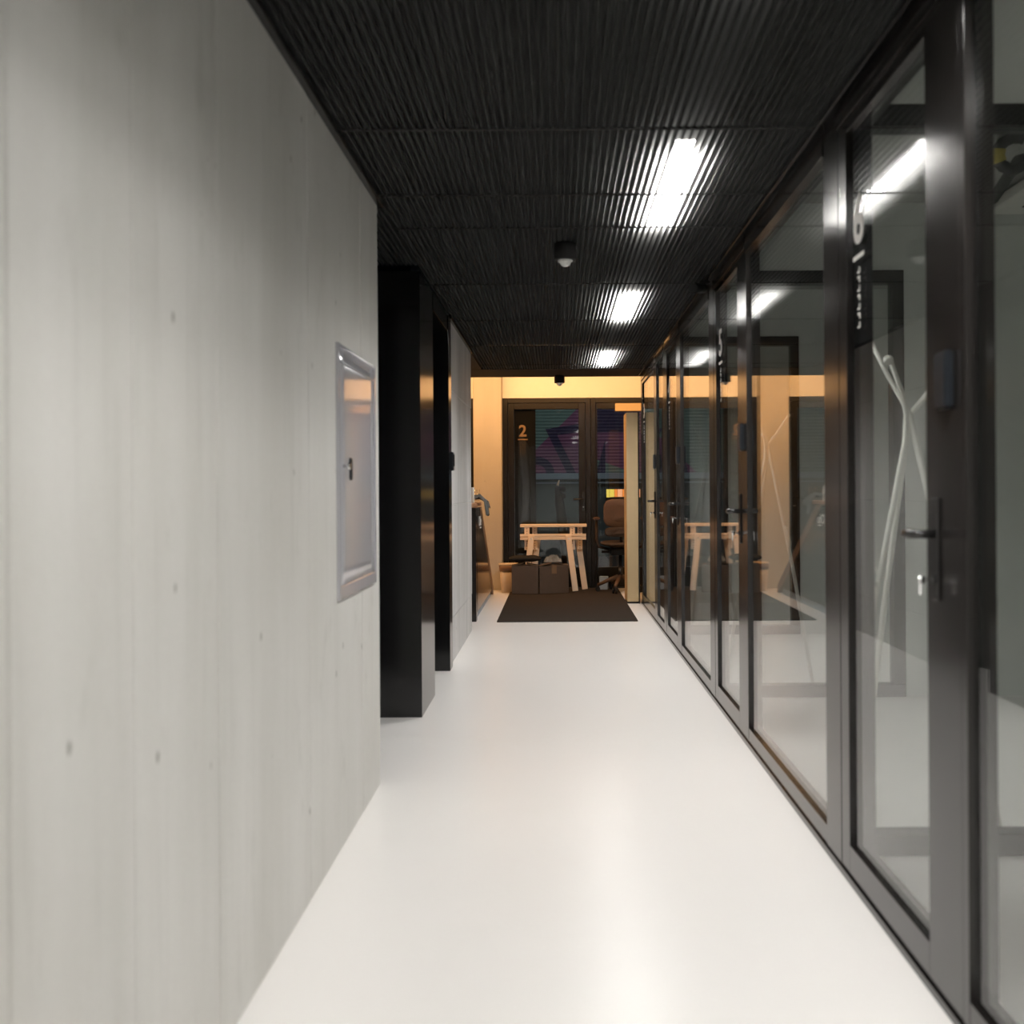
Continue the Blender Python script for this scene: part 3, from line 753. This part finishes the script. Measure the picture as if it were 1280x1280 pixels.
# bin
bx, by = -0.565, 11.26
bn = T('waste_bin', (bx, by, 0.0), 'beige tapered waste bin with dark band beside the pillar', 'bin')
O('body', B().lathe((bx, by, 0.0), [(0.082, 0.0), (0.085, 0.004), (0.104, 0.255)], 28, (1, 1), 4), 'bin_beige', bn)
O('band', B().lathe((bx, by, 0.0), [(0.109, 0.256), (0.113, 0.318)], 28, (1, 1), 4), 'wood_brown', bn)
O('rim', B().lathe((bx, by, 0.0), [(0.114, 0.319), (0.116, 0.334), (0.108, 0.336), (0.10, 0.33)], 28, (1, 1), 4), 'bin_beige', bn)

# beige tall cabinet at the end of the glass front
bc = T('tall_cabinet', (0.79, 10.2, 0), 'narrow tall beige cabinet at the end of the glass office front', 'cabinet')
O('body', B().box(0.736, 0.856, 10.05, 10.42, 0.02, 2.0, 0.002), 'beige_board', bc)
O('plinth', B().box(0.738, 0.854, 10.06, 10.41, 0.0, 0.02), 'black_matt', bc)
O('edge_strip', B().box(0.857, 0.868, 10.04, 10.42, 0.0, 2.0, 0.001), 'black_metal', bc)

# office chair
hx, hy = 0.74, 11.16
oc = T('office_chair', (hx, hy, 0.0), 'brown office chair with star base in front of the right entrance door', 'chair')
Z0 = 0.012
for k in range(5):
    a = math.radians(90 + 72 * k + 18)
    dx, dy = math.cos(a), math.sin(a)
    lg = O('base_leg', B().tube([(hx + dx * 0.03, hy + dy * 0.03, 0.185), (hx + dx * 0.16, hy + dy * 0.16, 0.135), (hx + dx * 0.265, hy + dy * 0.265, 0.085)], [0.026, 0.022, 0.017], 8), 'leather_brown', oc)
    cxx, cyy = hx + dx * 0.265, hy + dy * 0.265
    w = B()
    for sgn in (-1, 1):
        w.tube([(cxx - dy * 0.012 * sgn, cyy + dx * 0.012 * sgn, Z0 + 0.028), (cxx - dy * 0.026 * sgn, cyy + dx * 0.026 * sgn, Z0 + 0.028)], 0.028, 12)
    w.tube([(cxx, cyy, Z0 + 0.028), (cxx, cyy, 0.09)], 0.008, 8)
    O('caster', w, 'black_matt', lg)
O('gas_column', B().tube([(hx, hy, 0.15), (hx, hy, 0.30), (hx, hy, 0.301), (hx, hy, 0.50)], [0.028, 0.028, 0.018, 0.018], 14), 'black_metal', oc)
O('mechanism', B().box(hx - 0.13, hx + 0.13, hy - 0.14, hy + 0.16, 0.44, 0.53, 0.02, 2).box(hx - 0.22, hx - 0.10, hy - 0.05, hy - 0.02, 0.46, 0.49, 0.005), 'black_matt', oc)
def pad(cx, cy, cz, sx_, sy_, sz_, bow=0.0, axis='z'):
    b = B(); rows = []
    for i in range(9):
        v = i / 8; rows.append([]); rr = math.sin(math.pi * max(0.05, min(0.95, v))) ** 0.3
        for j in range(24):
            a = 2 * math.pi * j / 24; ca, sa = math.cos(a), math.sin(a); q = (abs(ca) ** 4 + abs(sa) ** 4) ** -0.25
            p, r_ = sx_ * ca * q * rr, sy_ * sa * q * rr; t_ = sz_ * (2 * v - 1) + bow * (p / sx_) ** 2
            rows[-1].append(b.bm.verts.new((cx + p, cy + r_, cz + t_) if axis == 'z' else (cx + p, cy - t_, cz + r_)))
    for r0, r1 in zip(rows, rows[1:]):
        for j in range(24):
            f = b.bm.faces.new((r0[j], r0[(j + 1) % 24], r1[(j + 1) % 24], r1[j])); f.smooth = True
    b.bm.faces.new(list(reversed(rows[0]))); b.bm.faces.new(rows[-1]); return b
O('seat', pad(hx, hy, 0.565, 0.235, 0.23, 0.035, 0.01), 'mesh_brown', oc)
O('backrest', pad(hx, hy - 0.20, 0.925, 0.205, 0.165, 0.018, 0.03, 'y'), 'leather_brown', oc)
O('lumbar', pad(hx, hy - 0.205, 0.71, 0.19, 0.055, 0.012, 0.03, 'y'), 'mesh_brown', oc)
O('headrest', pad(hx + 0.02, hy - 0.185, 1.095, 0.17, 0.016, 0.018, 0.02, 'y'), 'fabric_black', oc)
O('back_frame', B().tube([(hx, hy - 0.05, 0.50), (hx, hy - 0.17, 0.56), (hx, hy - 0.175, 0.75), (hx, hy - 0.17, 1.08)], 0.018, 10), 'black_metal', oc)
for sgn in (-1, 1):
    ax_ = hx + sgn * 0.275
    ar = O('armrest', B().tube([(hx + sgn * 0.12, hy, 0.50), (hx + sgn * 0.25, hy, 0.53), (ax_, hy, 0.62), (ax_, hy, 0.84)], 0.016, 10), 'mesh_brown', oc)
    O('arm_pad', B().box(ax_ - 0.04, ax_ + 0.04, hy - 0.14, hy + 0.13, 0.845, 0.875, 0.012, 2), 'leather_brown', ar)
O('paper_bag', B().prism([(0.50, 11.33), (0.60, 11.31), (0.61, 11.38), (0.51, 11.40)], 'z', 0.014, 0.17, 0.004), 'ledge_grey', org=(0.55, 11.35, 0.013), label='small pale bag on the mat beside the office chair', cat='bag')

# coat stands in the offices
def coat_stand(cx, cy, lab):
    c = T('coat_stand', (cx, cy, 0), lab, 'coat stand', 'white branch-like coat stands in the offices')
    HB = 1.47
    feet = [(0.20, -0.28), (-0.10, 0.26), (-0.30, -0.10)]
    tips = [(-0.155, 0.10, 1.845), (0.10, -0.12, 1.64), (-0.09, -0.06, 1.655)]
    for (fx, fy), (qx, qy, qz) in zip(feet, tips):
        l_ = math.hypot(fx, fy); ux, uy = fx / l_, fy / l_
        pole = [(cx + fx, cy + fy, 0.0), (cx + fx * 0.55, cy + fy * 0.55, 0.72), (cx + ux * 0.022, cy + uy * 0.022, HB - 0.1), (cx + ux * 0.012 + qx * 0.06, cy + uy * 0.012 + qy * 0.06, HB),
                (cx + qx * 0.45, cy + qy * 0.45, HB + (qz - HB) * 0.42), (cx + qx, cy + qy, qz)]
        pl = O('pole', B().tube(pole, [0.011, 0.011, 0.011, 0.010, 0.009, 0.009], 10).ball((cx + qx, cy + qy, qz), 0.0105, seg=10), 'white_paint', c)
        bx_, by_ = cx + fx * 0.47, cy + fy * 0.47; zb_ = 0.84
        tw = [(bx_, by_, zb_), (bx_ + ux * 0.03 - 0.02, by_ + uy * 0.03, zb_ + 0.04), (bx_ + ux * 0.05 - 0.055, by_ + uy * 0.05, zb_ + 0.125)]
        O('hook', B().tube(tw, [0.009, 0.0085, 0.008], 8).ball(tw[-1], 0.0105, seg=8), 'white_paint', pl)
    O('knob', B().ball((cx - 0.105, cy - 0.075, 1.66), 0.019, seg=12), 'white_paint', c)
coat_stand(1.31, 3.55, 'white branch-like coat stand seen through the nearest office door')
coat_stand(1.31, 3.55 + P, 'white branch-like coat stand seen through the second fixed pane')
coat_stand(1.31, 3.55 + 2 * P, 'white branch-like coat stand in the farthest office')

# ceiling services in the second office
cv = T('ceiling_unit', (2.9, 4.8, 2.79), 'white ceiling ventilation panel in the second office', 'vent')
O('panel', B().box(2.44, 3.3, 4.2, 5.45, 2.745, 2.80, 0.004), 'white_paint', cv)
for k in range(3):
    O('slot', B().box(2.58 + k * 0.2, 2.63 + k * 0.2, 4.3, 5.3, 2.740, 2.747), 'black_matt', cv)
O('bracket', B().box(2.5, 2.54, 4.5, 4.54, 2.80, HS), 'black_metal', cv)
hd = T('flexible_duct', (2.2, 4.4, 2.7), 'black flexible duct with yellow label under the second office ceiling', 'duct')
pts = []; rad = []
for i in range(60):
    u = i / 59
    if u < 0.6:
        w_ = u / 0.6; p = (2.42 - 0.22 * w_, 5.30 - 0.75 * w_, 2.785 - 0.04 * w_)
    else:
        a_ = (u - 0.6) / 0.4 * 5.2; p = (2.13 + 0.075 * math.cos(a_), 4.50 - 0.2 * (u - 0.6), 2.745 - 0.065 * math.sin(a_))
    pts.append(p); rad.append(0.026 + 0.003 * (i % 2))
O('hose', B().tube(pts, rad, 12), 'hose_black', hd)
O('label_band', B().tube([pts[47], pts[49], pts[51]], 0.033, 14), 'yellow_label', hd)
O('hanger', B().tube([(2.31, 4.92, 2.76), (2.31, 4.92, HS)], 0.004, 6), 'black_metal', hd)
ws = T('wall_switch', (2.45, 5.5, 1.77), 'slim white control panel on the grey partition of the second office', 'switch')
O('plate', B().box(2.455, 2.49, 5.486, 5.499, 1.66, 1.89, 0.003), 'white_plastic', ws)
O('button', B().box(2.462, 2.483, 5.483, 5.487, 1.72, 1.83, 0.002), 'white_plastic', ws)

# outside
sg = T('lit_sign', (1.14, 17.8, 1.1), 'small glowing yellow orange and red sign across the street', 'sign')
O('case', B().box(wx(757), wx(800), 17.84, 17.98, wz(624), wz(611), 0.01), 'black_metal', sg)
for a, b2, m in ((757.5, 761, 'sign_yellow'), (761.4, 767, 'sign_yellow'), (767.4, 771, 'sign_orange'), (771.4, 777, 'sign_peach'), (777.4, 781, 'sign_orange'), (781.4, 788, 'sign_red'), (788.4, 799, 'sign_peach')):
    O('lit_panel', B().box(wx(a), wx(b2), 17.82, 17.84, wz(622), wz(612)), m, sg)
sp_ = T('reflection_standin', (0.1, 13.6, -0.06), 'made-up dark slanted shape with round lumps for the figure reflected in the numbered entrance door', 'stand-in')  # added solid standing in for the dark figure reflected in the door glass
q_ = 13.6 / 1200
def ox(px): return (px - 695.4) * q_
def oz(py): return 1.2 + (611.8 - py) * q_
O('pole', B().tube([(ox(712), 13.6, -0.06), (ox(703), 13.6, oz(655)), (ox(699), 13.6, oz(628)), (ox(698), 13.6, oz(609))], [0.085, 0.075, 0.065, 0.05], 12), 'black_matt', sp_)
O('round_lump', B().ball((ox(703), 13.58, oz(612)), 0.055, (1, 1, 0.8)), 'black_matt', sp_)
O('round_lump', B().ball((ox(703), 13.58, oz(620)), 0.052, (1, 1, 0.75)), 'black_matt', sp_)
O('cap', B().tube([(ox(697), 13.57, oz(607)), (ox(699), 13.57, oz(600))], [0.02, 0.008], 8), 'white_paint', sp_)

for o in bpy.data.objects:
    if '_org' in o: del o['_org']
